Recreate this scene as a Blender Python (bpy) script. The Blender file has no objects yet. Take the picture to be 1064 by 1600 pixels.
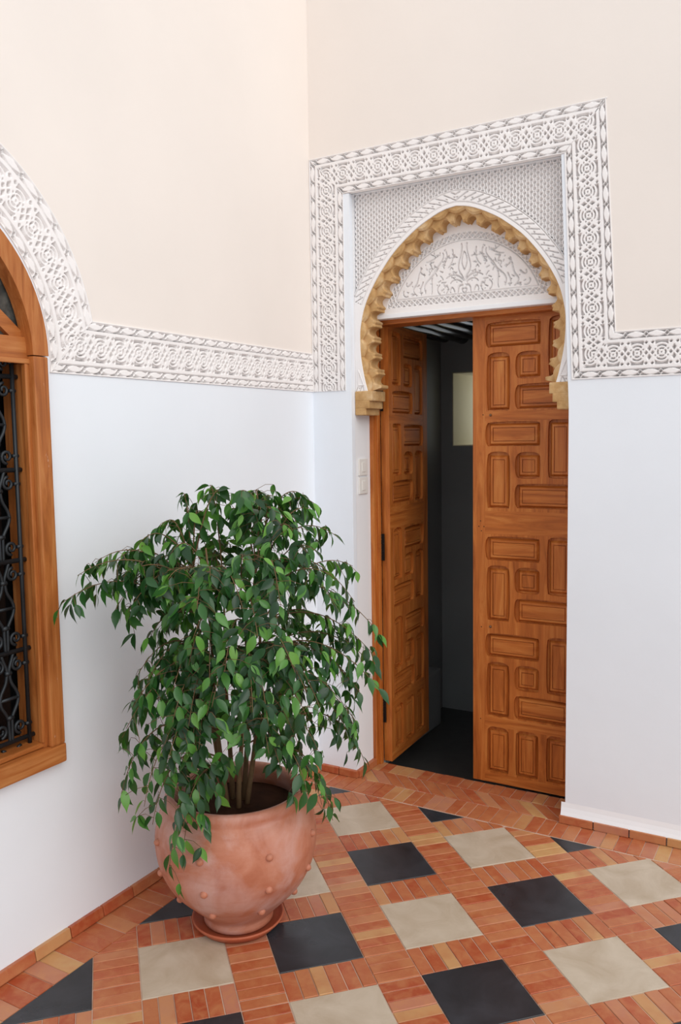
import bpy, bmesh, math, random
import numpy as np
from mathutils import Vector, Matrix

random.seed(7); rng = np.random.default_rng(7)
scene = bpy.context.scene
col = scene.collection
PI = math.pi

# ------------------------------------------------------------------ camera
YAW, PITCH, ROLL = math.radians(30.126), math.radians(5.090), math.radians(-0.872)
CAM = Vector((2.0804, -3.3472, 1.6))
Fv = Vector((-math.sin(YAW)*math.cos(PITCH), math.cos(YAW)*math.cos(PITCH), -math.sin(PITCH)))
R0 = Vector((math.cos(YAW), math.sin(YAW), 0)); U0 = R0.cross(Fv)
Rv = R0*math.cos(ROLL) + U0*math.sin(ROLL); Uv = U0*math.cos(ROLL) - R0*math.sin(ROLL)
cd = bpy.data.cameras.new('camera'); cam = bpy.data.objects.new('camera', cd); col.objects.link(cam)
cd.sensor_fit = 'VERTICAL'; cd.sensor_height = 24.0; cd.lens = 1310.09*24/1600; cd.clip_start = 0.05
M = Matrix((Rv, Uv, -Fv)).transposed().to_4x4(); M.translation = CAM
cam.matrix_world = M
scene.camera = cam

# ------------------------------------------------------------------ sky, sun, exposure
world = bpy.data.worlds.new('overcast_sky'); scene.world = world; world.use_nodes = True
wb = world.node_tree.nodes['Background']
wb.inputs[0].default_value = (0.90, 0.95, 1.0, 1); wb.inputs[1].default_value = 1.0
sd = bpy.data.lights.new('sun', 'SUN'); sun = bpy.data.objects.new('sun', sd); col.objects.link(sun)
sd.energy = 1.3; sd.angle = math.radians(50); sd.color = (1.0, 0.96, 0.90)
sun.rotation_euler = Vector((-0.72, 0.36, -0.60)).to_track_quat('-Z', 'Y').to_euler()
scene.view_settings.view_transform = 'Standard'; scene.view_settings.look = 'None'
scene.view_settings.gamma = 1.0; scene.view_settings.use_curve_mapping = False
scene.view_settings.exposure = 0.0

# ------------------------------------------------------------------ helpers
def tag(o, label=None, cat=None, group=None, kind=None):
    if label: o['label'] = label
    if cat: o['category'] = cat
    if group: o['group'] = group
    if kind: o['kind'] = kind
    return o

def link(name, me, mat, parent=None, smooth=False):
    o = bpy.data.objects.new(name, me); col.objects.link(o)
    if mat is not None and not me.materials: me.materials.append(mat)
    if parent is not None: o.parent = parent
    if smooth: me.shade_smooth()
    return o

def empty(name, loc=(0, 0, 0)):
    o = bpy.data.objects.new(name, None); col.objects.link(o); o.location = loc
    o.empty_display_size = 0.1
    return o

def pyd(name, vs, fs, mat, parent=None, smooth=False):
    me = bpy.data.meshes.new(name); me.from_pydata([tuple(v) for v in vs], [], fs); me.update()
    return link(name, me, mat, parent, smooth)

def from_bm(name, bm, mat, parent=None, smooth=False):
    bmesh.ops.recalc_face_normals(bm, faces=bm.faces)
    me = bpy.data.meshes.new(name); bm.to_mesh(me); bm.free()
    return link(name, me, mat, parent, smooth)

def bm_box(bm, x0, x1, y0, y1, z0, z1, bev=0.0):
    r = bmesh.ops.create_cube(bm, size=1.0)
    for v in r['verts']:
        v.co = Vector(((x0+x1)/2+v.co.x*(x1-x0), (y0+y1)/2+v.co.y*(y1-y0), (z0+z1)/2+v.co.z*(z1-z0)))
    if bev > 0:
        es = {e for v in r['verts'] for e in v.link_edges}
        bmesh.ops.bevel(bm, geom=list(es), offset=bev, segments=2, affect='EDGES', profile=0.6)

def box(name, b, mat, parent=None, bev=0.0):
    bm = bmesh.new(); bm_box(bm, *b, bev); return from_bm(name, bm, mat, parent)

def tube_geo(pts, rad, n=8, caps=True):
    pts = [Vector(p) for p in pts]; m = len(pts)
    rads = rad if hasattr(rad, '__len__') else [rad]*m
    vs, fs = [], []
    t0 = (pts[1]-pts[0]).normalized()
    a = Vector((0, 0, 1)) if abs(t0.z) < 0.9 else Vector((1, 0, 0))
    nx = t0.cross(a).normalized()
    for i in range(m):
        t = (pts[min(i+1, m-1)]-pts[max(i-1, 0)]).normalized()
        nx = (nx - t*nx.dot(t)).normalized(); ny = t.cross(nx)
        for k in range(n):
            an = 2*PI*k/n
            vs.append(pts[i] + (nx*math.cos(an)+ny*math.sin(an))*rads[i])
    for i in range(m-1):
        for k in range(n):
            fs.append((i*n+k, i*n+(k+1) % n, (i+1)*n+(k+1) % n, (i+1)*n+k))
    if caps:
        fs.append(tuple(range(n-1, -1, -1))); fs.append(tuple((m-1)*n+k for k in range(n)))
    return vs, fs

class Geo:
    def __init__(s): s.v, s.f = [], []
    def add(s, vs, fs):
        o = len(s.v); s.v += [tuple(v) for v in vs]; s.f += [tuple(i+o for i in f) for f in fs]; return s
    def tube(s, pts, rad, n=8): return s.add(*tube_geo(pts, rad, n))
    def build(s, name, mat, parent=None, smooth=False): return pyd(name, s.v, s.f, mat, parent, smooth)

def lathe(name, prof, mat, parent=None, n=64, loc=(0, 0, 0)):
    vs, fs = [], []
    for r, z in prof:
        for k in range(n):
            a = 2*PI*k/n; vs.append((loc[0]+r*math.cos(a), loc[1]+r*math.sin(a), loc[2]+z))
    for i in range(len(prof)-1):
        for k in range(n):
            fs.append((i*n+k, i*n+(k+1) % n, (i+1)*n+(k+1) % n, (i+1)*n+k))
    if prof[0][0] > 1e-4: fs.append(tuple(range(n-1, -1, -1)))
    return pyd(name, vs, fs, mat, parent, True)

def plate_bm(outer, holes, to3, depth, chamfer=0.0):
    """slab with holes. to3(u,v,w): w=0 front, w=-depth back."""
    bm = bmesh.new(); edges = []; loops = []
    for lp in [outer]+holes:
        vs = [bm.verts.new((u, v, 0)) for u, v in lp]; loops.append(vs)
        for i in range(len(vs)): edges.append(bm.edges.new((vs[i], vs[(i+1) % len(vs)])))
    r = bmesh.ops.triangle_fill(bm, use_beauty=True, edges=edges)
    fr = [f for f in r['geom'] if isinstance(f, bmesh.types.BMFace)]
    back = {}
    for lp in loops:
        for v in lp: back[v] = bm.verts.new((v.co.x, v.co.y, -depth))
    for f in fr: bm.faces.new([back[v] for v in reversed(f.verts)])
    for lp in loops:
        for i in range(len(lp)):
            a, b = lp[i], lp[(i+1) % len(lp)]
            bm.faces.new((a, b, back[b], back[a]))
    for v in bm.verts: v.co = Vector(to3(*v.co))
    return bm

def plate(name, outer, holes, to3, depth, mat, parent=None):
    return from_bm(name, plate_bm(outer, holes, to3, depth), mat, parent)

def heightfield(name, P, nrm, sdf, depth, mat, parent=None, mask=None, w=0.0014, skirt=True, smooth=False):
    """P (n,m,3) front surface points, carved along -nrm where sdf<0 ; mask = quads to keep"""
    n, m = sdf.shape
    t = np.clip((sdf+w)/(2*w), 0, 1); t = t*t*(3-2*t)
    Q = P - np.asarray(nrm)[None, None, :]*(depth*(1-t))[..., None]
    if skirt:
        Q = np.pad(Q, ((1, 1), (1, 1), (0, 0)), mode='edge')
        B = np.pad(P, ((1, 1), (1, 1), (0, 0)), mode='edge') - np.asarray(nrm)*depth*1.05
        e = np.zeros(Q.shape[:2], bool); e[0] = e[-1] = True; e[:, 0] = e[:, -1] = True
        Q[e] = B[e]; n += 2; m += 2
        if mask is not None: mask = np.pad(mask, 1, mode='edge')
    idx = np.arange(n*m).reshape(n, m)
    quads = np.stack([idx[:-1, :-1], idx[1:, :-1], idx[1:, 1:], idx[:-1, 1:]], -1)
    quads = quads[mask] if mask is not None else quads.reshape(-1, 4)
    a = Q.reshape(-1, 3)
    if len(quads):
        q = quads[len(quads)//2]
        nn = np.cross(P.reshape(-1, 3)[0]*0 + a[q[1]]-a[q[0]], a[q[3]]-a[q[0]])
    # orientation from the smooth surface
    c0, c1, c2 = P[0, 0], P[-1, 0], P[0, -1]
    if np.dot(np.cross(c1-c0, c2-c0), nrm) < 0: quads = quads[:, ::-1]
    used = np.unique(quads); rm = np.full(n*m, -1); rm[used] = np.arange(len(used))
    a = a[used]; quads = rm[quads]
    me = bpy.data.meshes.new(name)
    me.vertices.add(len(a)); me.vertices.foreach_set('co', a.astype(np.float32).ravel())
    me.loops.add(quads.size); me.loops.foreach_set('vertex_index', quads.astype(np.int32).ravel())
    me.polygons.add(len(quads)); me.polygons.foreach_set('loop_start', np.arange(0, quads.size, 4, dtype=np.int32))
    me.update(calc_edges=True); me.validate()
    return link(name, me, mat, parent, smooth)

# ------------------------------------------------------------------ materials
def srgb(r, g, b):
    f = lambda c: (c/255/12.92) if c/255 <= 0.04045 else ((c/255+0.055)/1.055)**2.4
    return (f(r), f(g), f(b), 1)

class Mat:
    def __init__(s, name, rough=0.6, spec=0.3):
        s.m = bpy.data.materials.new(name); s.m.use_nodes = True
        s.nt = s.m.node_tree; s.b = s.nt.nodes['Principled BSDF']
        s.b.inputs['Roughness'].default_value = rough; s.b.inputs['Specular IOR Level'].default_value = spec
        s._co = None
    def n(s, t, **kw):
        nd = s.nt.nodes.new(t)
        for k, v in kw.items():
            if k in nd.inputs: nd.inputs[k].default_value = v
            else: setattr(nd, k, v)
        return nd
    def l(s, a, b): s.nt.links.new(a, b)
    def coords(s, scale=(1, 1, 1), kind='Object', rnd=False):
        tc = s.n('ShaderNodeTexCoord'); mp = s.n('ShaderNodeMapping'); mp.inputs['Scale'].default_value = scale
        s.l(tc.outputs[kind], mp.inputs[0])
        if rnd:
            oi = s.n('ShaderNodeObjectInfo'); mu = s.n('ShaderNodeMath', operation='MULTIPLY'); mu.inputs[1].default_value = 37.0
            s.l(oi.outputs['Random'], mu.inputs[0]); s.l(mu.outputs[0], mp.inputs['Location'])
        return mp.outputs[0]
    def noise(s, co, scale=5, detail=4, rough=0.5, dist=0.0):
        nd = s.n('ShaderNodeTexNoise'); nd.inputs['Scale'].default_value = scale; nd.inputs['Detail'].default_value = detail
        nd.inputs['Roughness'].default_value = rough; nd.inputs['Distortion'].default_value = dist
        s.l(co, nd.inputs['Vector']); return nd.outputs['Fac']
    def ramp(s, fac, stops):
        r = s.n('ShaderNodeValToRGB'); e = r.color_ramp.elements
        while len(e) < len(stops): e.new(0.5)
        for i, (p, c) in enumerate(stops): e[i].position = p; e[i].color = c
        s.l(fac, r.inputs[0]); return r.outputs[0]
    def mix(s, fac, a, b, mode='MIX'):
        m = s.n('ShaderNodeMix', data_type='RGBA', blend_type=mode)
        for v, i in ((fac, 0), (a, 6), (b, 7)):
            if hasattr(v, 'is_output'): s.l(v, m.inputs[i])
            else: m.inputs[i].default_value = v
        return m.outputs[2]
    def color(s, c):
        if hasattr(c, 'is_output'): s.l(c, s.b.inputs['Base Color'])
        else: s.b.inputs['Base Color'].default_value = c
        return s
    def bump(s, h, strength=0.2, dist=0.01):
        b = s.n('ShaderNodeBump'); b.inputs['Strength'].default_value = strength; b.inputs['Distance'].default_value = dist
        s.l(h, b.inputs['Height']); s.l(b.outputs[0], s.b.inputs['Normal']); return s

def plaster(name, c, var=0.04, rough=0.85, bs=0.10):
    m = Mat(name, rough, 0.15); co = m.coords()
    n1 = m.noise(co, 2.5, 5); d = tuple(x*(1-var) for x in c[:3])+(1,)
    m.color(m.ramp(n1, [(0.35, d), (0.65, c)]))
    m.bump(m.noise(co, 22, 6, 0.6), bs, 0.006); return m.m

CREAM = srgb(241, 231, 223); WHITE = srgb(239, 243, 249)
def paint(name, c):
    m = Mat(name, 0.85, 0.15); co = m.coords()
    n1 = m.noise(co, 1.7, 5)
    m.color(m.mix(1.0, c, m.ramp(n1, [(0.3, (0.955, 0.955, 0.955, 1)), (0.7, (1, 1, 1, 1))]), 'MULTIPLY'))
    m.bump(m.noise(co, 14, 6, 0.6), 0.12, 0.008); return m.m
M_cream = paint('cream_painted_plaster', CREAM); M_lower = paint('white_painted_plaster', WHITE)
M_white = plaster('white_plaster', srgb(243, 243, 245))
M_stucco = plaster('carved_stucco', srgb(246, 241, 239), 0.03, 0.8, 0.05)
M_grey = plaster('grey_tadelakt', srgb(150, 152, 152), 0.12, 0.5)
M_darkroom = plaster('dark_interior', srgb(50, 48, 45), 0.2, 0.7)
M_niche = plaster('cream_niche', srgb(226, 218, 190), 0.05)

def tan_mat():
    m = Mat('sandy_stucco', 0.9, 0.1); co = m.coords()
    n = m.noise(co, 14, 6, 0.65)
    m.color(m.ramp(n, [(0.25, srgb(172, 130, 82)), (0.5, srgb(202, 162, 112)), (0.75, srgb(226, 198, 158))]))
    m.bump(m.noise(co, 60, 5, 0.7), 0.5, 0.006); return m.m
M_tan = tan_mat()

def wood(name, axis, c0, c1, c2, rough=0.42, wear=False):
    m = Mat(name, rough, 0.4)
    sc = {'x': (2.2, 26, 26), 'y': (26, 2.2, 26), 'z': (26, 26, 2.2)}[axis]
    co = m.coords(sc, rnd=True); co2 = m.coords((3, 3, 3))
    g = m.noise(co, 1.0, 6, 0.65, 1.2); b = m.noise(co2, 1.0, 3)
    k = m.ramp(g, [(0.28, c0), (0.5, c1), (0.72, c2)])
    k2 = m.mix(1.0, k, m.ramp(b, [(0.3, (0.78, 0.74, 0.70, 1)), (0.7, (1, 1, 1, 1))]), 'MULTIPLY')
    if wear:
        wz = m.noise(m.coords((14, 14, 3.5)), 3.0, 6, 0.7)
        k2 = m.mix(m.ramp(wz, [(0.66, (0, 0, 0, 1)), (0.72, (0.6, 0.6, 0.6, 1))]), k2, srgb(226, 206, 186))
    m.color(k2)
    m.bump(g, 0.12, 0.003); return m.m
W0, W1, W2 = srgb(148, 74, 24), srgb(194, 110, 46), srgb(216, 140, 70)
M_wz = wood('door_wood_upright', 'z', W0, W1, W2); M_wx = wood('door_wood_level', 'x', W0, W1, W2)
M_wy = wood('window_wood_level', 'y', srgb(142, 76, 32), srgb(184, 110, 54), srgb(206, 140, 82))
M_wv = wood('window_wood_upright', 'z', srgb(142, 76, 32), srgb(184, 110, 54), srgb(206, 140, 82))
M_wc = wood('worn_casing_wood', 'z', srgb(142, 76, 32), srgb(184, 110, 54), srgb(206, 140, 82), wear=True)
M_lt = wood('log_wood', 'y', srgb(12, 10, 8), srgb(24, 19, 15), srgb(44, 36, 28), 0.16)

def brick_mat(name, island):
    m = Mat(name, 0.42, 0.35); co = m.coords((1, 1, 1), 'Object', rnd=not island)
    if island: rnd = m.n('ShaderNodeNewGeometry').outputs['Random Per Island']
    else: rnd = m.n('ShaderNodeObjectInfo').outputs['Random']
    c = m.ramp(rnd, [(0.0, srgb(162, 70, 40)), (0.18, srgb(174, 92, 56)), (0.36, srgb(178, 106, 68)), (0.52, srgb(172, 84, 52)), (0.68, srgb(186, 120, 80)), (0.82, srgb(182, 118, 96)), (0.93, srgb(190, 138, 92)), (1.0, srgb(198, 156, 104))])
    n = m.noise(co, 22, 5, 0.6, 0.6); n2 = m.noise(co, 9, 3)
    c = m.mix(m.ramp(n, [(0.4, (0, 0, 0, 1)), (0.72, (0.6, 0.6, 0.6, 1))]), c, srgb(194, 132, 86))
    c = m.mix(m.ramp(n2, [(0.5, (0, 0, 0, 1)), (0.75, (0.5, 0.5, 0.5, 1))]), c, srgb(164, 66, 32))
    m.color(c); m.bump(m.noise(co, 60, 4), 0.15, 0.002)
    return m.m
M_brick = brick_mat('glazed_brick', False); M_brick_i = brick_mat('glazed_brick_field', True)
def tile_mat(name, a, b, rough):
    m = Mat(name, rough, 0.4); co = m.coords((1, 1, 1), rnd=True)
    n = m.noise(co, 7, 6, 0.6, 0.8)
    m.color(m.ramp(n, [(0.3, a), (0.7, b)])); m.bump(m.noise(co, 9, 4), 0.1, 0.004)
    rr = m.ramp(m.noise(co, 4, 3), [(0.3, (rough-.08,)*3+(1,)), (0.7, (rough+.12,)*3+(1,))]); m.l(rr, m.b.inputs['Roughness'])
    return m.m
M_tcream = tile_mat('cream_cement_tile', srgb(176, 156, 132), srgb(200, 184, 164), 0.42)
M_tblack = tile_mat('black_cement_tile', srgb(34, 35, 38), srgb(56, 57, 62), 0.30)
def simple(name, c, rough=0.5, spec=0.4, metal=0.0, nz=0.0):
    m = Mat(name, rough, spec); m.b.inputs['Metallic'].default_value = metal
    if nz:
        co = m.coords(); n = m.noise(co, 18, 5)
        m.color(m.ramp(n, [(0.3, tuple(x*(1-nz) for x in c[:3])+(1,)), (0.7, c)])); m.bump(n, 0.2, 0.003)
    else: m.color(c)
    return m.m
M_mortar = simple('floor_mortar', srgb(208, 178, 158), 0.9, 0.1, 0, 0.18)
M_iron = simple('wrought_iron', srgb(46, 50, 54), 0.45, 0.5, 0.4, 0.4)
M_hinge = simple('black_hinge_iron', srgb(26, 22, 20), 0.5, 0.4, 0.3, 0.3)
M_switch = simple('switch_plastic', srgb(236, 232, 226), 0.4, 0.4)
M_soil = simple('potting_soil', srgb(62, 38, 26), 0.95, 0.1, 0, 0.5)
M_dfloor = simple('dark_cement_floor', srgb(74, 72, 70), 0.45, 0.4, 0, 0.2)
M_knot = simple('nail_head', srgb(120, 90, 66), 0.4, 0.5, 0.5)
def glass_mat():
    m = Mat('dusty_glass', 0.25, 0.5); co = m.coords()
    m.color(m.ramp(m.noise(co, 30, 6), [(0.4, srgb(70, 72, 70)), (0.8, srgb(112, 112, 106))])); return m.m
M_glass = glass_mat()
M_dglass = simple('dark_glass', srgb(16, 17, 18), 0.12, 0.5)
def pot_mat():
    m = Mat('weathered_terracotta', 0.46, 0.35); co = m.coords()
    n = m.noise(co, 7, 6, 0.6, 0.5); n2 = m.noise(co, 4.5, 5, 0.6, 0.8); n3 = m.noise(m.coords((1, 1, 6)), 5, 4)
    c = m.ramp(n, [(0.3, srgb(170, 98, 70)), (0.5, srgb(188, 122, 96)), (0.7, srgb(200, 142, 120))])
    c = m.mix(m.ramp(n2, [(0.46, (0, 0, 0, 1)), (0.66, (0.75, 0.75, 0.75, 1))]), c, srgb(206, 168, 160))
    c = m.mix(m.ramp(n3, [(0.55, (0, 0, 0, 1)), (0.75, (0.35, 0.35, 0.35, 1))]), c, srgb(166, 84, 50))
    m.color(c); m.bump(m.noise(m.coords((1, 1, 9)), 10, 5), 0.15, 0.004); return m.m
M_pot = pot_mat()
M_saucer = simple('saucer_terracotta', srgb(180, 96, 66), 0.5, 0.35, 0, 0.15)
def leaf_mat(name, island):
    m = Mat(name, 0.33, 0.5)
    rnd = m.n('ShaderNodeNewGeometry').outputs['Random Per Island'] if island else m.n('ShaderNodeObjectInfo').outputs['Random']
    c = m.ramp(rnd, [(0.0, srgb(24, 56, 30)), (0.45, srgb(36, 78, 38)), (0.72, srgb(54, 104, 44)), (0.92, srgb(92, 146, 58)), (1.0, srgb(116, 166, 70))])
    m.color(c)
    tr = m.n('ShaderNodeBsdfTranslucent'); mx = m.n('ShaderNodeMixShader'); mx.inputs[0].default_value = 0.22
    tc = m.mix(0.5, c, srgb(120, 190, 60)); m.l(tc, tr.inputs['Color'])
    m.l(m.b.outputs[0], mx.inputs[1]); m.l(tr.outputs[0], mx.inputs[2]); m.l(mx.outputs[0], m.nt.nodes['Material Output'].inputs[0])
    return m.m
M_leaf = leaf_mat('ficus_leaf', False); M_leaf_i = leaf_mat('ficus_leaf_mass', True)
M_bark = simple('ficus_bark', srgb(124, 98, 70), 0.8, 0.2, 0, 0.35)

# ------------------------------------------------------------------ structure: walls
DXL, DXR = 0.205, 1.19            # doorway sides
ZT = 2.68                         # top of the recess
CX = 0.697                        # door axis
BB, BT = 1.812, 1.987             # stucco band heights
RWALL_TO3 = lambda u, v, w: (u, -w, v)
LWALL_TO3 = lambda u, v, w: (w, u, v)
FT1 = 2.857; OPT = 1.152        # top of the stucco frame, top right corner of the opening
def xin(z): return 1.166+(2.68-z)*0.041              # inner edge of the right upright
def xwd(z): return 0.163+(2.68-z)*0.015              # its width
def xout(z): return xin(z)+xwd(z)
XE = 3.2
def multi_plate(name, polys, to3, depth, mats, parent=None):
    bm = bmesh.new()
    for outer, holes, mi in polys:
        b2 = plate_bm(outer, holes, to3, depth)
        for f in b2.faces: f.material_index = mi
        me = bpy.data.meshes.new('tmp'); b2.to_mesh(me); b2.free(); bm.from_mesh(me); bpy.data.meshes.remove(me)
    o = from_bm(name, bm, mats[0], parent); o.data.materials.append(mats[1]); return o
wr = multi_plate('wall_right', [
    ([(0, FT1), (xout(FT1), FT1), (xout(BT), BT), (XE, BT), (XE, 4.6), (0, 4.6)], [], 0),
    ([(0, -0.2), (DXL, -0.2), (DXL, BB), (0, BB)], [], 1),
    ([(DXR, -0.2), (XE, -0.2), (XE, BB), (xin(BB), BB), (DXR, 1.70)], [], 1),
    ([(0.177, BB), (DXL, BB), (DXL, ZT), (0.177, ZT)], [], 1),
    ([(DXR, 1.70), (xin(BB), BB), (xin(ZT), ZT), (OPT, ZT)], [], 1)], RWALL_TO3, 0.03, (M_cream, M_lower))
plate('wall_core', [(0, -0.2), (DXL, -0.2), (DXL, ZT), (DXR, ZT), (DXR, -0.2), (XE, -0.2), (XE, 4.6), (0, 4.6)], [], lambda u, v, w: (u, 0.0295-w, v), 0.27, M_white, wr)
tag(wr, 'cream over white plaster wall with the carved doorway', 'wall', kind='structure')
prof = [(0, 0.085), (-0.003, 0.065), (-0.008, 0.048), (-0.0125, 0.036), (-0.014, 0.031), (0.01, 0.031)]
def flare(x0, x1, parent):
    vs, fs = [], []; k = len(prof)
    for x in (x0, x1):
        vs += [(x, y, z) for y, z in prof]
    for i in range(k-1): fs.append((i, i+1, k+i+1, k+i))
    fs += [tuple(range(k)), tuple(range(2*k-1, k-1, -1))]
    bm = bmesh.new(); vv = [bm.verts.new(v) for v in vs]
    for f in fs: bm.faces.new([vv[i] for i in f])
    return from_bm('plaster_skirt', bm, M_white, parent)
flare(1.174, XE, wr)

WY, WZ0, WZS, WR = -2.035, 0.62, 1.86, 0.45   # window centre, opening bottom, springing, opening radius
def arch_loop(r, z0, n=28):
    pts = [(WY-r, z0), (WY+r, z0)]
    for i in range(n+1):
        a = PI*i/n; pts.append((WY+r*math.cos(a), WZS+r*math.sin(a)))
    return pts
RO, RI = 0.694, 0.503; YE = -4.3
ycorner = WY+math.sqrt(RO**2-(BT-WZS)**2)            # inner (upper) corner
yout = WY+RI                                          # lower corner
aI = math.atan2(BB-WZS, RI); aO = math.atan2(BT-WZS, ycorner-WY)
arc = lambda r, a0, a1, n=48: [(WY+r*math.cos(a0+(a1-a0)*i/n), WZS+r*math.sin(a0+(a1-a0)*i/n)) for i in range(n+1)]
wl = multi_plate('wall_left', [
    ([(0, 4.6), (0, BT)]+arc(RO, aO, PI-aO)+[(YE, BT), (YE, 4.6)], [], 0),
    ([(YE, -0.2), (0, -0.2), (0, BB), (yout, BB)]+arc(RI, 0, PI)+[(2*WY-yout, BB), (YE, BB)], [arch_loop(WR, WZ0)], 1)], LWALL_TO3, 0.03, (M_cream, M_lower))
plate('wall_core', [(YE, -0.2), (0.0, -0.2), (0.0, 4.6), (YE, 4.6)], [arch_loop(WR, WZ0)], lambda u, v, w: (-0.0295+w, u, v), 0.27, M_white, wl)
tag(wl, 'cream over white plaster wall with the arched window', 'wall', kind='structure')

# ------------------------------------------------------------------ structure: small room behind the door
YF = 1.5
wb_ = plate('wall_back', [(0.0, -0.13), (1.9, -0.13), (1.9, 2.4), (0.0, 2.4)], [[(0.076, 1.535), (0.52, 1.535), (0.52, 1.985), (0.076, 1.985)]], lambda u, v, w: (u, YF-w, v), 0.42, M_grey)
tag(wb_, 'grey plaster back wall of the small room behind the door', 'wall', kind='structure')
def liner(name, x0, x1, z0, z1, y0, y1, t, mat, parent):
    bm = bmesh.new()
    for b in ((x0, x0+t, y0, y1, z0, z1), (x1-t, x1, y0, y1, z0, z1), (x0, x1, y0, y1, z0, z0+t), (x0, x1, y0, y1, z1-t, z1)): bm_box(bm, *b)
    return from_bm(name, bm, mat, parent)
liner('window_reveal', 0.076, 0.52, 1.535, 1.985, YF-0.001, YF+0.43, 0.006, M_niche, wb_)
tag(box('wall_inner_left', (-0.12, 0.0, 0.30, YF+0.3, -0.13, 2.4), M_grey), 'grey plaster side wall of the small room', 'wall', kind='structure')
tag(box('wall_inner_right', (1.9, 2.02, 0.30, YF+0.3, -0.13, 2.4), M_grey), 'grey side wall of the small room behind the closed door leaf', 'wall', kind='structure')
tag(box('floor_inner', (-0.12, 2.0, 0.225, YF+0.1, -0.18, -0.13), M_dfloor), 'dark grey cement floor inside the small room', 'floor', kind='structure')
ce = box('ceiling', (-0.12, 2.02, 0.30, YF+0.3, 2.24, 2.30), M_lt); tag(ce, 'dark log ceiling of the small room', 'ceiling', kind='structure')
for i in range(17):
    x = 0.03+i*0.105+random.uniform(-0.012, 0.012); r = random.uniform(0.036, 0.046); zz = 2.205+random.uniform(-0.012, 0.01)
    pts = [(x+random.uniform(-.002, .002), 0.302+k*0.0998, zz+random.uniform(-.0015, .0015)) for k in range(13)]
    g = Geo(); g.tube(pts, [r*random.uniform(0.96, 1.05) for _ in pts], 14); g.build('log', M_lt, ce, True)
bn = box('bench', (0.001, 0.118, 0.36, 1.21, -0.1295, 0.215), M_grey, None, 0.012)
tag(bn, 'low grey plaster ledge inside the dark room along its side wall', 'bench')

# window room
dk = Geo()
bm = bmesh.new()
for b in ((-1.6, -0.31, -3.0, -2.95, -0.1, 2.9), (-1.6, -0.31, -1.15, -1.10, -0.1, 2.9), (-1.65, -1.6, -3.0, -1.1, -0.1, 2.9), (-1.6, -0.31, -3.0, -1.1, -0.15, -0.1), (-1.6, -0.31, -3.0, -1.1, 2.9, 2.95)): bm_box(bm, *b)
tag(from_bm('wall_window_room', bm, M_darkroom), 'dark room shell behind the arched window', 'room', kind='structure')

# ------------------------------------------------------------------ structure: floor with bricks and tiles
floor = box('floor', (-0.05, 3.2, -4.3, 0.224, -0.15, -0.0034), M_mortar)
tag(floor, 'terracotta brick floor with cream and black square tiles', 'floor', kind='structure')
GA = math.radians(-44.06); ga = np.array([math.cos(GA), math.sin(GA)]); gb = np.array([-ga[1], ga[0]])
GO = np.array([0.5181, -0.6437]); PA, PB, SA, SB = 0.3924, 0.4030, 0.2606, 0.2665
X0, Y0 = 0.150, -0.152           # field limits at the wall borders
XM, YM = 2.6, -3.1

def clip(poly, n, d):
    out = []
    for i in range(len(poly)):
        a, b = poly[i], poly[(i+1) % len(poly)]
        da, db = np.dot(a, n)-d, np.dot(b, n)-d
        if da >= 0: out.append(a)
        if da*db < 0: out.append(a+(b-a)*(da/(da-db)))
    return out
def area(p):
    return 0.5*abs(sum(p[i][0]*p[(i+1) % len(p)][1]-p[(i+1) % len(p)][0]*p[i][1] for i in range(len(p))))
def clip_box(poly, x0, x1, y0, y1):
    for n, d in (((1, 0), x0), ((-1, 0), -x1), ((0, 1), y0), ((0, -1), -y1)):
        poly = clip(poly, np.array(n, float), d)
        if len(poly) < 3: return None
    return poly if area(poly) > 0.0004 else None
def proj(x, y, z=0.0):
    d = Vector((x, y, z))-CAM; w = d.dot(Fv)
    return (532+1310.09*d.dot(Rv)/w, 800-1310.09*d.dot(Uv)/w) if w > 0.1 else (-9e3, -9e3)
def prism(poly, gap, top, bot=-0.010, bev=0.0016):
    c = sum(poly)/len(poly)
    def inset(p, k):
        out = []; n = len(p)
        for i in range(n):
            a, b, cc = p[i-1], p[i], p[(i+1) % n]
            e1 = (b-a)/max(np.linalg.norm(b-a), 1e-6); e2 = (cc-b)/max(np.linalg.norm(cc-b), 1e-6)
            n1 = np.array([-e1[1], e1[0]]); n2 = np.array([-e2[1], e2[0]])
            s = 1+np.dot(n1, n2); out.append(b+(n1+n2)/max(s, 0.35)*k)
        return out
    # counter-clockwise
    s = sum(poly[i][0]*poly[(i+1) % len(poly)][1]-poly[(i+1) % len(poly)][0]*poly[i][1] for i in range(len(poly)))
    if s < 0: poly = poly[::-1]
    p0 = inset(poly, gap); p1 = inset(poly, gap+bev); n = len(poly)
    vs = [(q[0], q[1], bot) for q in p0]+[(q[0], q[1], top-bev) for q in p0]+[(q[0], q[1], top) for q in p1]
    fs = []
    for k in range(2):
        for i in range(n): fs.append((k*n+i, k*n+(i+1) % n, (k+1)*n+(i+1) % n, (k+1)*n+i))
    fs.append(tuple(2*n+i for i in range(n)))
    return vs, fs

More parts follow.
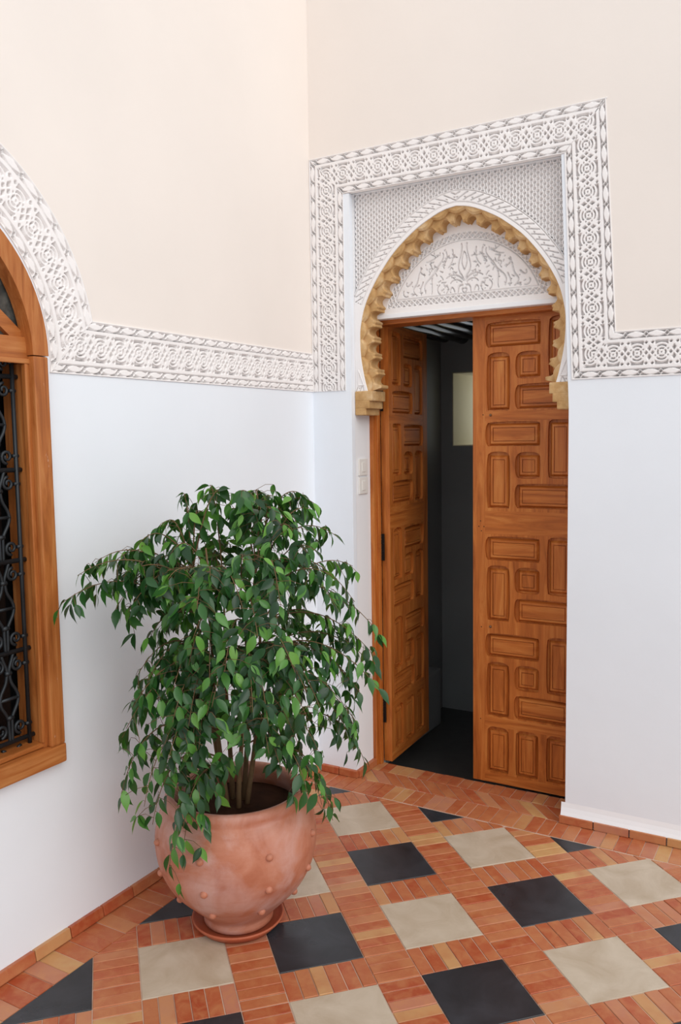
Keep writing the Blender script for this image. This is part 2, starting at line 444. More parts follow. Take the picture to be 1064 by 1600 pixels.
bricks = []   # (poly, screen area)
def add_brick(poly, lim):
    poly = clip_box([np.array(p) for p in poly], *lim)
    if poly is None: return
    pp = [proj(*q) for q in poly]
    vis = sum(1 for u, v in pp if -10 < u < 1074 and v < 1610)
    sa = area([np.array(q) for q in pp]) if vis else 0.0
    bricks.append((poly, sa))
field = (X0, XM, YM, Y0)
tiles_ = []
for i in range(-6, 10):
    for j in range(-6, 9):
        o = GO+ga*i*PA+gb*j*PB
        R_ = lambda a0, a1, b0, b1: [o+ga*a0+gb*b0, o+ga*a1+gb*b0, o+ga*a1+gb*b1, o+ga*a0+gb*b1]
        t = clip_box(R_(0, SA, 0, SB), *field)
        if t is not None: tiles_.append((t, (i+j) % 2))
        for k in range(6):                       # short row of bricks below the tile
            add_brick(R_(SA, PA, SB*k/6, SB*(k+1)/6), field)
        for k in range(9):                       # long column of bricks beside it
            add_brick(R_(SA+PA*(k-6)/9, SA+PA*(k-5)/9, SB, PB), field)
for k in range(22):                              # border along the window wall
    y1 = -0.145-k*0.0605*1.0*0.98
    yb = -0.15-0.0475*k*1.25
    add_brick([(0.012, yb), (X0, yb), (X0, yb-0.0594), (0.012, yb-0.0594)], (0, XM, YM, Y0))
for k in range(22, 50):
    yb = -0.15-0.0475*k*1.25
    add_brick([(0.012, yb), (X0, yb), (X0, yb-0.0594), (0.012, yb-0.0594)], (0, XM, YM, Y0))
xx = 0.012
while xx < XM:                                   # border along the door wall
    w = 0.050
    add_brick([(xx, -0.145), (xx+w, -0.145), (xx+w, -0.006), (xx, -0.006)], (0.0, XM, -0.146, 0))
    xx += w
xx = DXL+0.005
while xx < DXR:                                  # threshold row against the door
    add_brick([(xx, 0.118), (xx+0.05, 0.118), (xx+0.05, 0.222), (xx, 0.222)], (DXL, DXR, 0.11, 0.224)); xx += 0.05
xx = DXL-0.12
while xx < DXR:                                  # slanted threshold row
    add_brick([(xx, 0.117), (xx+0.066, 0.117), (xx+0.066+0.112, -0.004), (xx+0.112, -0.004)], (DXL, DXR, -0.005, 0.118)); xx += 0.066
bricks.sort(key=lambda b: -b[1])
for poly, sa in bricks[:300]:
    c = sum(poly)/len(poly)
    vs, fs = prism([q-c for q in poly], 0.0013, random.uniform(-0.0018, 0.0008))
    o = pyd('brick', vs, fs, M_brick, floor); o.location = (c[0], c[1], 0)
g = Geo()
for poly, sa in bricks[300:]:
    g.add(*prism(poly, 0.0013, random.uniform(-0.0018, 0.0008)))
tag(g.build('brick_field', M_brick_i, floor), kind='stuff')
for poly, cr in tiles_:
    c = sum(poly)/len(poly)
    vs, fs = prism([q-c for q in poly], 0.0013, random.uniform(-0.001, 0.0005))
    o = pyd('tile', vs, fs, M_tcream if cr else M_tblack, floor); o.location = (c[0], c[1], 0)
    o['label'] = 'cream cement tile' if cr else 'black cement tile'

# baseboards of single bricks
bl = empty('baseboard_left', (0.01, -1.5, 0)); tag(bl, 'row of terracotta skirting bricks along the window wall', 'baseboard', kind='structure')
bmesh_b = bmesh.new(); bm_box(bmesh_b, -0.012, 0.012, -0.069, 0.069, 0, 0.036, 0.003)
me_b = bpy.data.meshes.new('skirting_brick'); bmesh_b.to_mesh(me_b); bmesh_b.free(); me_b.materials.append(M_brick)
y = -0.09
while y > -3.0:
    o = link('brick', me_b, None, bl); o.location = (-0.01+0.010+random.uniform(-.001, .001), y+1.5, 0); o.rotation_euler = (0, -0.18, 0); y -= 0.1405
br = empty('baseboard_right', (2.2, -0.01, 0)); tag(br, 'row of terracotta skirting bricks along the door wall', 'baseboard', kind='structure')
def rbrick(x0, x1, yc, rz=0.0):
    o = link('brick', me_b, None, br); o.location = ((x0+x1)/2-2.2, yc+0.01, 0); o.rotation_euler = (0, 0, PI/2+rz); o.scale = (1, (x1-x0)/0.1405, 0.92)
x = 1.168
while x < 3.05:
    w = 0.1405; rbrick(x, x+w-0.002, -0.008); x += w
rbrick(0.02, 0.115, -0.005); rbrick(0.117, 0.215, -0.005)
for k in range(2):
    o = link('brick', me_b, None, br); o.location = (DXL+0.008-2.2, 0.042+k*0.088+0.01, 0); o.scale = (1, 0.62, 0.92)

# ------------------------------------------------------------------ carved stucco bands
P_ = 0.088; HB = 0.0875
def wrap(u, p): return (u+p/2) % p - p/2
def main_void(u, v):
    h = 0.046
    ur = wrap(u, P_); us = wrap(u+P_/2, P_); av = np.abs(v); r = np.hypot(ur, v)
    dg = np.minimum(np.abs(ur-v), np.abs(ur+v))/1.414
    s = np.maximum(np.abs(r-0.0142)-0.0016, 0.0030-dg)
    s = np.minimum(s, r-0.0018)
    s = np.minimum(s, np.maximum(np.abs(r-0.0262)-0.0017, np.abs(ur)-0.0155))
    s = np.minimum(s, np.maximum.reduce([0.0375-r, av-(h-0.0025), np.abs(ur)-0.0225, 0.026-av]))
    dia = lambda cu, cv, a, b: (np.abs(np.abs(us)-cu)/a+np.abs(av-cv)/b-1)*min(a, b)*0.75
    s = np.minimum(s, dia(0, 0.0165, 0.0062, 0.0098))
    s = np.minimum(s, dia(0.0115, 0, 0.0056, 0.0066))
    s = np.minimum(s, dia(0.0115, 0.0385, 0.0052, 0.0046))
    s = np.minimum(s, np.hypot(np.abs(ur)-0.0225, av-0.0120)-0.0017)
    return s
def chain_void(u, v):
    p = 0.0745; ul = wrap(u, p); us = wrap(u+p/2, p); av = np.abs(v)
    lens = 0.0110*(1-(ul/0.0350)**2)
    s = np.maximum.reduce([(lens+0.0004-av)*0.9, av-0.0118, 0.0122-(np.abs(us)+av)])
    s = np.minimum(s, (np.abs(us)+av-0.0064)*0.72)
    return s
def band_void(u, v):
    """v in [-HB, HB]"""
    s = main_void(u, v)
    s = np.minimum(s, chain_void(u, v-0.0705)); s = np.minimum(s, chain_void(u+0.02, v+0.0705))
    return s
STEP = 0.0022; PROUD = 0.004; CD = 0.026
def band(name, u0f, u1f, L0, L1, map3, nrm, parent, off=0.0):
    """band along u from u0f(v) to u1f(v); map3(u,v)->(n,m,3)"""
    nv = int(2*HB/STEP)+1; nu = int((L1-L0)/STEP)+1
    v = np.linspace(-HB, HB, nv)[None, :]; t = np.linspace(0, 1, nu)[:, None]
    u = u0f(v)*(1-t)+u1f(v)*t; v = np.broadcast_to(v, u.shape)
    de = np.minimum(t, 1-t)*(L1-L0)                       # a plain rib closes each end
    return heightfield(name, map3(u, v), nrm, np.maximum(band_void(u+off, v), 0.003-de), CD, M_stucco, parent)
def stk(*a): return np.stack(np.broadcast_arrays(*a), -1)
NR = np.array([0, -1.0, 0]); NL = np.array([1.0, 0, 0])
zc = (BB+BT)/2
t1 = empty('trim_1', (0, -1.0, BB)); tag(t1, 'white carved stucco band and arch surround around the window', 'stucco trim', kind='structure')
t2 = empty('trim_2', (CX, 0, BB)); tag(t2, 'white carved stucco frame around the doorway', 'stucco trim', kind='structure')
def unparent_fix(o, p):            # meshes are authored in world space
    o.location = -Vector(p.location)
# left wall, level band: mitre towards the arch at its left end
o = band('level_band', lambda v: yout+(v+HB)/(2*HB)*(ycorner-yout), lambda v: 0*v-0.002, -1.5, 0, lambda u, v: stk(PROUD+0*u, u, zc+v), NL, t1); unparent_fix(o, t1)
# arch band: v = radius, from mitre angle over to the other side
rc = (RO+RI)/2
_tau = np.linspace(0, 1, 400); _ly = yout+_tau*(ycorner-yout)-WY; _lz = BB+_tau*(BT-BB)-WZS
_rho = np.hypot(_ly, _lz); _ang = np.arctan2(_lz, _ly); _o = np.argsort(_rho)
def arc_start(v): return np.interp(rc+v*(RO-RI)/(2*HB), _rho[_o], _ang[_o])*rc   # meets the level band on the mitre line
nu_end = PI*rc
o = band('arch_band', arc_start, lambda v: 0*v+nu_end-arc_start(v), 0, PI*rc, lambda u, v: stk(PROUD+0*u, WY+(rc+v*(RO-RI)/(2*HB))*np.cos(u/rc), WZS+(rc+v*(RO-RI)/(2*HB))*np.sin(u/rc)), NL, t1, 0.03); unparent_fix(o, t1)
o = band('level_band', lambda v: 0*v+YE, lambda v: 2*WY-(yout+(v+HB)/(2*HB)*(ycorner-yout)), YE, -2.7, lambda u, v: stk(PROUD+0*u, u, zc+v), NL, t1); unparent_fix(o, t1)
# door frame: left upright, top, right upright (leaning a little), right level band
FL0 = 0.002
ztc = FT1-HB; xlc = FL0+HB
o = band('upright_band', lambda v: 0*v+BB, lambda v: ztc-v, BB, FT1, lambda u, v: stk(xlc+v, -PROUD+0*u, u), NR, t2, 0.02); unparent_fix(o, t2)
o = band('top_band', lambda v: xlc-v, lambda v: 1.2435+v*0.93, 0, 1.33, lambda u, v: stk(u, -PROUD+0*u, ztc+v), NR, t2, 0.0); unparent_fix(o, t2)
o = band('upright_band', lambda v: zc+v, lambda v: ztc+v, BB, FT1, lambda u, v: stk(xin(u)+(v+HB)/(2*HB)*xwd(u), -PROUD+0*u, u), NR, t2, 0.03); unparent_fix(o, t2)
o = band('level_band', lambda v: xin(zc+v)+(v+HB)/(2*HB)*xwd(zc+v), lambda v: 0*v+XE, 1.2, XE, lambda u, v: stk(u, -PROUD+0*u, zc+v), NR, t2, 0.05); unparent_fix(o, t2)

# ------------------------------------------------------------------ arch over the door
AP = np.array([(0, 2.562), (0.05, 2.554), (0.10, 2.536), (0.16, 2.506), (0.21, 2.474), (0.29, 2.408), (0.36, 2.326), (0.41, 2.25), (0.443, 2.18), (0.461, 2.11), (0.467, 2.05), (0.463, 1.96), (0.447, 1.87), (0.430, 1.806)])
def catmull(P, n):
    P = np.vstack([2*P[0]-P[1], P, 2*P[-1]-P[-2]]); out = []
    for i in range(1, len(P)-2):
        for t in np.linspace(0, 1, 12, endpoint=False):
            p0, p1, p2, p3 = P[i-1:i+3]
            out.append(0.5*((2*p1)+(-p0+p2)*t+(2*p0-5*p1+4*p2-p3)*t*t+(-p0+3*p1-3*p2+p3)*t**3))
    out.append(P[-2]); out = np.array(out)
    s = np.r_[0, np.cumsum(np.linalg.norm(np.diff(out, axis=0), axis=1))]
    ss = np.linspace(0, s[-1], n)
    return np.stack([np.interp(ss, s, out[:, k]) for k in (0, 1)], 1), s[-1]
half, HLEN = catmull(AP, 300)
left = half[::-1]*[-1, 1]+[CX, 0]; right = half*[1, 1]+[CX, 0]
ARC = np.vstack([left, right[1:]])                    # from left foot over apex to right foot
ALEN = 2*HLEN
T_ = np.gradient(ARC, axis=0); T_ /= np.linalg.norm(T_, axis=1)[:, None]
NRM = np.stack([-T_[:, 1], T_[:, 0]], 1)              # outward
k_ = np.ones(9)/9
NRM = np.stack([np.convolve(np.pad(NRM[:, i], 4, mode='edge'), k_, 'valid') for i in (0, 1)], 1)
SS = np.linspace(0, ALEN, len(ARC))
def arc_at(s): return stk(np.interp(s, SS, ARC[:, 0]), np.interp(s, SS, ARC[:, 1])), stk(np.interp(s, SS, NRM[:, 0]), np.interp(s, SS, NRM[:, 1]))

t3 = empty('trim_3', (CX, 0.05, BB)); tag(t3, 'white pierced lattice spandrel with carved pointed arch over the doorway', 'stucco trim', kind='structure')
LY = 0.048
# lattice
gx = np.arange(DXL, 1.192, 0.0019); gz = np.arange(1.80, ZT+0.002, 0.0019)
GX, GZ = np.meshgrid(gx, gz, indexing='ij')
px_, pz_ = 0.0275, 0.0238
def dots(ox, oz, r): return np.hypot(wrap(GX+ox, px_)*1.05, wrap(GZ+oz, pz_))-r
sl = np.minimum(dots(0, 0, 0.0062), dots(px_/2, pz_/2, 0.0062))
sl = np.minimum(sl, np.minimum(dots(px_/2, 0, 0.0018), dots(0, pz_/2, 0.0018)))
ax = np.abs(GX-CX)
hz = half[:, 1]; hx = half[:, 0]
inner_at = np.interp(GZ, hz[::-1][np.argsort(hz[::-1])], hx[::-1][np.argsort(hz[::-1])])
dist_in = (ax < inner_at+0.03) & (GZ < 2.60)
keep = ~(dist_in[:-1, :-1])
o = heightfield('lattice_panel', stk(GX, LY+0*GX, GZ), NR, sl, 0.018, M_stucco, t3, mask=keep, w=0.0012, skirt=False); unparent_fix(o, t3)
# solid core behind the lattice with the arch opening
core_out = [(DXL, 1.806), (DXL, ZT), (1.178, ZT), (1.189, 1.806)]
inner = [tuple(p) for p in ARC[::6]]
poly = core_out[:1]+core_out[1:3]+core_out[3:]+[tuple(p) for p in ARC[::-6]]
o = plate('arch_core', poly, [], lambda u, v, w: (u, LY+0.0185-w, v), 0.105, M_white, t3); unparent_fix(o, t3)
# carved white arch band
nS = int(ALEN/0.0023); nV = 34
s = np.linspace(0, ALEN, nS)[:, None]; v = np.linspace(0, 1, nV)[None, :]
A, Nn = arc_at(s+0*v); Wd = 0.068
OX = A[..., 0]+Nn[..., 0]*Wd*v; OZ = A[..., 1]+Nn[..., 1]*Wd*v
xo = np.clip(A[..., 0]+Nn[..., 0]*Wd, DXL+0.001, 1.187)
zo = A[..., 1]+Nn[..., 1]*Wd
OX = A[..., 0]*(1-v)+xo*v; OZ = A[..., 1]*(1-v)+zo*v
Wl = np.hypot(xo-A[..., 0], zo-A[..., 1]); vv = v*Wl      # metres across
sm = s-ALEN/2
q = 0.030; hw = Wd-0.014
leafu = np.abs(sm)-vv*0.55                                # slanting leaves, mirrored at the apex
ul = wrap(leafu, q)
vm = (vv-0.040)
curve = np.abs(ul-0.011*np.sin(vm/0.020*1.4))-0.0017
sa_ = np.maximum(curve, np.abs(vm)-0.018)
dot = np.hypot(wrap(leafu+q/2, q), vm+0.004)-0.0024
sa_ = np.minimum(sa_, dot)
sa_ = np.minimum(sa_, np.abs(vv-0.017)-0.0009); sa_ = np.minimum(sa_, np.abs(vv-0.0635)-0.0010)
sa_ = np.where(Wl < 0.055, 0.01, sa_)
o = heightfield('arch_band', stk(OX, LY-0.010+0*OX, OZ), NR, sa_, 0.0165, M_stucco, t3, w=0.0012); unparent_fix(o, t3)
for sg in (-1, 1):                                        # small carved triangle at each foot
    x0 = CX-sg*0.475; tri = [(x0, 1.835), (x0, 1.905), (x0+sg*0.028, 1.835)]
    g = Geo()
    for a in range(3):
        p, q2 = tri[a], tri[(a+1) % 3]
        g.tube([(p[0], LY-0.012, p[1]), (q2[0], LY-0.012, q2[1])], 0.0022, 6)
    o = g.build('foot_ornament', M_stucco, t3); unparent_fix(o, t3)

# scalloped sandy arch
t4 = empty('trim_4', (CX, 0.1, 1.70)); tag(t4, 'sandy scalloped stucco arch hanging inside the white arch', 'arch', kind='structure')
NSC = 25; PIT = ALEN/NSC
def scallop_ring(name, y0, y1, prof_fn, bevel=0.006):
    ns = 25*20; s = np.linspace(0, ALEN, ns+1)
    A, Nn = arc_at(s)
    d = prof_fn(wrap(s-ALEN/2, PIT))
    rows = [(0.004, y1), (0.004, y0), (d-bevel, y0), (d, y0+bevel), (d, y1)]
    vs, fs = [], []
    for off, y in rows:
        P = A-Nn*np.broadcast_to(np.asarray(off), s.shape)[:, None] if not np.isscalar(off) else A+Nn*off
        vs += [(float(a), y, float(b)) for a, b in P]
    n = ns+1
    for r in range(len(rows)):
        r2 = (r+1) % len(rows)
        for i in range(ns): fs.append((r*n+i, r*n+i+1, r2*n+i+1, r2*n+i))
    fs += [tuple(r*n for r in range(len(rows))), tuple(r*n+ns for r in range(len(rows)))]
    bm = bmesh.new(); V = [bm.verts.new(v) for v in vs]
    for f in fs: bm.faces.new([V[i] for i in f])
    o = from_bm(name, bm, M_tan, t4); unparent_fix(o, t4); return o
def lobes(t):                      # round cut-outs between blunt teeth
    r = 0.0245; c = np.where(np.abs(t) < r, np.sqrt(np.maximum(0, r*r-t*t))*1.2, 0.0)
    edge = np.clip((np.abs(t)-r)/(PIT/2-r), 0, 1)
    return 0.058-c-0.004*edge**3
scallop_ring('scallop_tier', 0.044, 0.074, lambda t: 0.009+0.017*np.abs(np.cos(PI*t/PIT)), 0.009)
scallop_ring('scallop_tier', 0.066, 0.142, lobes, 0.008)
for sg in (-1, 1):
    bm = bmesh.new(); xw = DXL+0.001 if sg < 0 else DXR-0.001
    def cb(w, y0, y1, z0, z1):
        a, b = (xw, xw+w) if sg < 0 else (xw-w, xw)
        bm_box(bm, a, b, y0, y1, z0, z1, 0.005)
    cb(0.088, 0.03, 0.165, 1.762, 1.808); cb(0.074, 0.03, 0.165, 1.728, 1.765); cb(0.056, 0.03, 0.165, 1.699, 1.731)
    o = from_bm('corbel', bm, M_tan, t4); unparent_fix(o, t4)

# tympanum
t5 = empty('trim_5', (CX, 0.14, 2.15)); tag(t5, 'white carved tympanum panel of palmettes above the door', 'stucco panel', kind='structure')
TY = 0.134; TZ0 = 2.150
gx = np.arange(CX-0.47, CX+0.47, 0.0021); gz = np.arange(TZ0, 2.575, 0.0021)
GX, GZ = np.meshgrid(gx, gz, indexing='ij'); x = GX-CX; z = GZ-TZ0; ax = np.abs(x)
cH, hH = 0.378, 0.298; Rr_ = (cH*cH+hH*hH)/(2*hH); zc0 = 0.028+hH-Rr_
seg = np.maximum(np.hypot(x, z-zc0)-Rr_, 0.028-z)          # <0 inside segment
bw = 0.033
dseg = -seg
def lat(u, w_, p=0.0265):
    a = wrap(u+w_, p); b = wrap(u-w_, p)
    return np.minimum(np.abs(a), np.abs(b))/1.414
ang = np.arctan2(x, z-zc0)*Rr_
lower = (z-0.028) < (Rr_-np.hypot(x, z-zc0))
uu = np.where(lower, x, ang); ww = np.where(lower, z-0.028-bw/2, Rr_-np.hypot(x, z-zc0)-bw/2)
sb_ = 0.0030-lat(uu, ww)
st = np.maximum.reduce([sb_, np.abs(dseg-bw/2)-(bw/2-0.004)])
st = np.minimum(st, np.abs(dseg-bw-0.003)-0.0010)
def stroke(P, r0, r1=None):
    P = np.array(P, float); out = np.full(x.shape, 9.0); r1 = r0 if r1 is None else r1
    n = len(P)-1
    for i in range(n):
        a, b = P[i], P[i+1]; d = b-a; L2 = d@d+1e-12
        t = np.clip(((ax-a[0])*d[0]+(z-a[1])*d[1])/L2, 0, 1)
        rr = r0+(r1-r0)*((i+t)/n)
        out = np.minimum(out, np.hypot(ax-a[0]-t*d[0], z-a[1]-t*d[1])-rr)
    return out
def bez(p0, p1, p2, p3, n=10):
    t = np.linspace(0, 1, n)[:, None]; p0, p1, p2, p3 = map(np.array, (p0, p1, p2, p3))
    return (1-t)**3*p0+3*t*(1-t)**2*p1+3*t*t*(1-t)*p2+t**3*p3
ST = [(bez((0.012, 0.275), (0.006, 0.23), (0.034, 0.20), (0.026, 0.165)), .0026, .0026),      # central flame
      (bez((0.026, 0.165), (0.022, 0.15), (0.008, 0.145), (0.004, 0.12)), .0026, .003),
      (bez((0.002, 0.24), (0.016, 0.21), (0.014, 0.19), (0.001, 0.165)), .0018, .0022),
      (bez((0.010, 0.125), (0.03, 0.150), (0.06, 0.155), (0.084, 0.135)), .0034, .0014),
      (bez((0.012, 0.112), (0.03, 0.13), (0.05, 0.13), (0.064, 0.112)), .0026, .0012),
      (bez((0.008, 0.100), (0.03, 0.105), (0.028, 0.08), (0.030, 0.066)), .0034, .0016),
      (bez((0.004, 0.085), (0.012, 0.09), (0.014, 0.075), (0.002, 0.066)), .0024, .002),
      (bez((0.10, 0.245), (0.085, 0.22), (0.13, 0.19), (0.14, 0.165)), .0016, .0034),
      (bez((0.14, 0.165), (0.155, 0.14), (0.20, 0.13), (0.186, 0.085)), .0034, .0014),
      (bez((0.148, 0.182), (0.162, 0.195), (0.176, 0.175), (0.160, 0.168)), .0018, .0014),
      (bez((0.085, 0.25), (0.075, 0.23), (0.085, 0.20), (0.10, 0.195)), .0018, .0026),
      (bez((0.055, 0.255), (0.045, 0.22), (0.06, 0.19), (0.075, 0.18)), .0022, .0012),
      (bez((0.20, 0.19), (0.225, 0.17), (0.21, 0.14), (0.235, 0.115)), .0018, .0026),
      (bez((0.235, 0.115), (0.25, 0.1), (0.24, 0.085), (0.225, 0.075)), .0026, .001),
      (bez((0.25, 0.135), (0.265, 0.115), (0.285, 0.115), (0.275, 0.135)), .0026, .0016),
      (bez((0.29, 0.10), (0.30, 0.085), (0.285, 0.07), (0.27, 0.075)), .0016, .0020),
      (bez((0.09, 0.10), (0.075, 0.11), (0.07, 0.08), (0.085, 0.07)), .0020, .0014),
      (bez((0.045, 0.075), (0.055, 0.10), (0.060, 0.10), (0.066, 0.078)), .0022, .0014),
      (bez((0.155, 0.075), (0.145, 0.10), (0.160, 0.13), (0.150, 0.145)), .0014, .0024),
      (bez((0.205, 0.075), (0.215, 0.10), (0.200, 0.115), (0.195, 0.13)), .0014, .0022),
      (bez((0.125, 0.235), (0.140, 0.225), (0.160, 0.215), (0.178, 0.215)), .0022, .0012),
      (bez((0.185, 0.16), (0.205, 0.165), (0.215, 0.18), (0.205, 0.195)), .0016, .0022),
      (bez((0.115, 0.11), (0.13, 0.10), (0.13, 0.08), (0.115, 0.07)), .0016, .0020)]
for P, a, b in ST: st = np.minimum(st, stroke(P, a, b))
rr_ = random.Random(3)
for k in range(110):                                       # small nicks and dots
    cx_, cz_ = rr_.uniform(0.03, 0.30), rr_.uniform(0.072, 0.27)
    if math.hypot(cx_, cz_-zc0) > Rr_-0.05: continue
    an = rr_.uniform(0, PI); L = rr_.choice([0.0, 0.007, 0.011, 0.014])
    st = np.minimum(st, stroke([(cx_, cz_), (cx_+L*math.cos(an), cz_+L*math.sin(an))], 0.0019, 0.0011))
inner_at = np.interp(GZ, hz[np.argsort(hz)], hx[np.argsort(hz)])
keep = (ax < inner_at+0.0)[:-1, :-1] & (GZ < 2.56)[:-1, :-1]
o = heightfield('carved_panel', stk(GX, TY+0*GX, GZ), NR, st, 0.015, M_stucco, t5, mask=keep, w=0.0012, skirt=False); unparent_fix(o, t5)
o = box('panel_lip', (DXL+0.03, DXR-0.03, TY-0.006, 0.215, TZ0-0.014, TZ0+0.006), M_white, t5, 0.003); unparent_fix(o, t5)
o = plate('panel_back', [tuple(p) for p in ARC[::8] if p[1] > TZ0-0.01], [], lambda u, v, w: (u, TY+0.016-w, v), 0.06, M_white, t5); unparent_fix(o, t5)

# ------------------------------------------------------------------ door frame and leaves
DY = 0.225; LW, LZ0, LZ1, LT = 0.486, 0.008, 2.128, 0.042
t6 = empty('trim_6', (CX, 0.2, 0)); tag(t6, 'brown wooden door frame behind the arch', 'door frame', kind='structure')
for b, n, mt in (((DXL+0.0005, DXL+0.022, 0.168, 0.215, 0.0, 2.132), 'jamb', M_wz), ((DXL+0.0005, DXL+0.034, 0.190, 0.216, 0.0, 2.130), 'jamb_stop', M_wz),
                 ((DXR-0.022, DXR-0.0005, 0.168, 0.215, 0.0, 2.132), 'jamb', M_wz), ((DXL+0.001, DXR-0.001, 0.172, 0.30, 2.116, 2.1445), 'lintel', M_wx)):
    o = box(n, b, mt, t6, 0.003); unparent_fix(o, t6)
o = box('head_filler', (DXL+0.001, DXR-0.001, 0.216, 0.298, 2.146, 2.40), M_white, t6); unparent_fix(o, t6)

def arched(x0, x1, z0, z1, bl=0, brt=0, bb=0, bt=0, n=8):
    pts = []
    def side(a, b, bulge, nx, nz):
        for k in range(n):
            t = k/n; h = bulge*(1-(2*t-1)**2)
            h = bulge*math.sqrt(max(0, 1-(2*t-1)**2)) if bulge else 0
            pts.append((a[0]+(b[0]-a[0])*t+nx*h, a[1]+(b[1]-a[1])*t+nz*h))
            if not bulge: break
    side((x0, z0), (x1, z0), bb, 0, -1); side((x1, z0), (x1, z1), brt, 1, 0)
    side((x1, z1), (x0, z1), bt, 0, 1); side((x0, z1), (x0, z0), bl, -1, 0)
    return pts
c1, c2, c3 = (0.070, 0.168), (0.205, 0.304), (0.345, 0.442)
PAN = []
for zt in (2.087, 1.653, 1.143, 0.701):
    PAN += [(c1[0], c2[1], zt-0.103, zt, .012, .006, 0, .006), (c3[0], c3[1], zt-0.238, zt, .005, .005, .006, .013),
            (c1[0], c1[1], zt-0.378, zt-0.140, .006, .006, 0, .014), (c2[0], c2[1], zt-0.240, zt-0.140, .010, .006, .006, .012),
            (c2[0], c3[1], zt-0.376, zt-0.273, .012, .006, 0, .006)]
for c in (c1, c2, c3): PAN.append((c[0], c[1], 0.060, 0.256, .003, .003, 0, .018))

def panel_geo(x0, x1, z0, z1, sgn):
    """raised field with incised line, front towards -y*sgn"""
    rings = [(0.0035, -0.0175), (0.0125, -0.006), (0.0205, -0.006), (0.0214, -0.0105), (0.0236, -0.0105), (0.0245, -0.0055)]
    vs, fs = [], []
    for ins, h in rings:
        for X, Z in ((x0+ins, z0+ins), (x1-ins, z0+ins), (x1-ins, z1-ins), (x0+ins, z1-ins)): vs.append((X, -h, Z))
    for r in range(len(rings)-1):
        for k in range(4): fs.append((r*4+k, r*4+(k+1) % 4, (r+1)*4+(k+1) % 4, (r+1)*4+k))
    e = (len(rings)-1)*4; fs.append((e, e+1, e+2, e+3))
    return vs, fs
def make_leaf(name, label, mirror):
    d = empty(name); tag(d, label, 'door', kind='structure')
    mx = (lambda a: LW-a) if mirror else (lambda a: a)
    holes = []
    for x0, x1, z0, z1, a, b, c, e in PAN:
        h = arched(x0, x1, z0, z1, a, b, c, e)
        if mirror: h = [(LW-u, w) for u, w in h][::-1]
        holes.append(h)
    plate('leaf_frame', [(0, LZ0), (LW, LZ0), (LW, LZ1), (0, LZ1)], holes, lambda u, v, w: (u, -w, v), 0.0178, M_wz, d)
    box('leaf_board', (0.0002, LW-0.0002, 0.0176, LT, LZ0, LZ1), M_wz, d)
    a, b = sorted((mx(0.0), mx(0.056))); box('stile', (a, b, -0.0007, 0.004, LZ0, LZ1), M_wz, d)
    for z0, z1 in ((LZ0, 0.052), (1.158, 1.262), (2.099, LZ1), (0.272, 0.318), (1.662, 1.704)):
        a, b = sorted((mx(0.0565), mx(LW-0.0005))); box('rail', (a, b, -0.0005, 0.004, z0, z1), M_wx, d)
    for x0, x1, z0, z1, *_ in PAN:
        a, b = sorted((mx(x0), mx(x1)))
        vs, fs = panel_geo(a, b, z0, z1, 1)
        bm = bmesh.new(); V = [bm.verts.new(q) for q in vs]
        for f in fs: bm.faces.new([V[i] for i in f])
        me = bpy.data.meshes.new('panel')
        bmesh.ops.recalc_face_normals(bm, faces=bm.faces); bm.to_mesh(me); bm.free()
        # face the viewer
        if me.polygons[-1].normal.y > 0: me.flip_normals()
        link('panel', me, M_wx if (x1-x0) > (z1-z0)*1.2 else M_wz, d)
    return d
dr = make_leaf('door_2', 'closed right leaf of the carved wooden door with pinwheel panels', False)
dr.location = (0.7015, DY, 0)
dl = make_leaf('door_1', 'left leaf of the carved wooden door standing open into the dark room', True)
# hinged on the left jamb, opened inwards; front now faces +x
dl.location = (DXL+0.030+LT*0, DY+0.006, 0); dl.rotation_euler = (0, 0, math.radians(92.5))
# shift so that the hinge edge thickness is seen
dl.location.x += LT
for z in (0.955+0.83, 1.07, 0.27):
    h = Geo()
    bm = bmesh.new()
    bm_box(bm, -0.016, -0.002, -0.004, 0.0, -0.065, 0.065, 0.001); bm_box(bm, 0.002, 0.016, -0.004, 0.0, -0.065, 0.065, 0.001)
    for k in range(5):
        r = bmesh.ops.create_cone(bm, cap_ends=True, segments=10, radius1=0.0042, radius2=0.0042, depth=0.022)
        for vv_ in r['verts']: vv_.co += Vector((0, -0.004, -0.052+k*0.026))
    for sx in (-0.010, 0.010):
        for k in range(4):
            r = bmesh.ops.create_uvsphere(bm, u_segments=8, v_segments=5, radius=0.0028)
            for vv_ in r['verts']: vv_.co += Vector((sx, -0.004, -0.048+k*0.032))
    o = from_bm('hinge', bm, M_hinge, t6); o.location = Vector((DXL+0.033, 0.219, z))-t6.location
for z in (1.688, 0.735):
    bm = bmesh.new(); bmesh.ops.create_uvsphere(bm, u_segments=12, v_segments=8, radius=0.006)
    o = from_bm('nail_head', bm, M_knot, dr, True); o.location = (0.083, -0.001, z)
for xk, zk in ((0.048, 1.690), (0.040, 0.73), (0.036, 1.215), (0.052, 1.19), (0.028, 1.19), (0.04, 1.17), (0.036, 0.30)):
    bm = bmesh.new(); bmesh.ops.create_uvsphere(bm, u_segments=8, v_segments=6, radius=0.0032)
    o = from_bm('peg', bm, M_hinge, dr, True); o.location = (xk, 0.001, zk)

# switches on the door reveal
for i, (z, lab) in enumerate(((1.460, 'upper white switch plate on the door reveal'), (1.374, 'lower white switch plate on the door reveal'))):
    s_ = empty('light_switch', (DXL, 0.092, z)); tag(s_, lab, 'switch', 'white switch plates beside the door')
    cp = box('cover_plate', (0.0003, 0.008, -0.041, 0.041, -0.039, 0.039), M_switch, s_, 0.003)
    box('rocker', (0.008, 0.011, -0.016, 0.016, -0.022, 0.022), M_switch, cp, 0.0015)

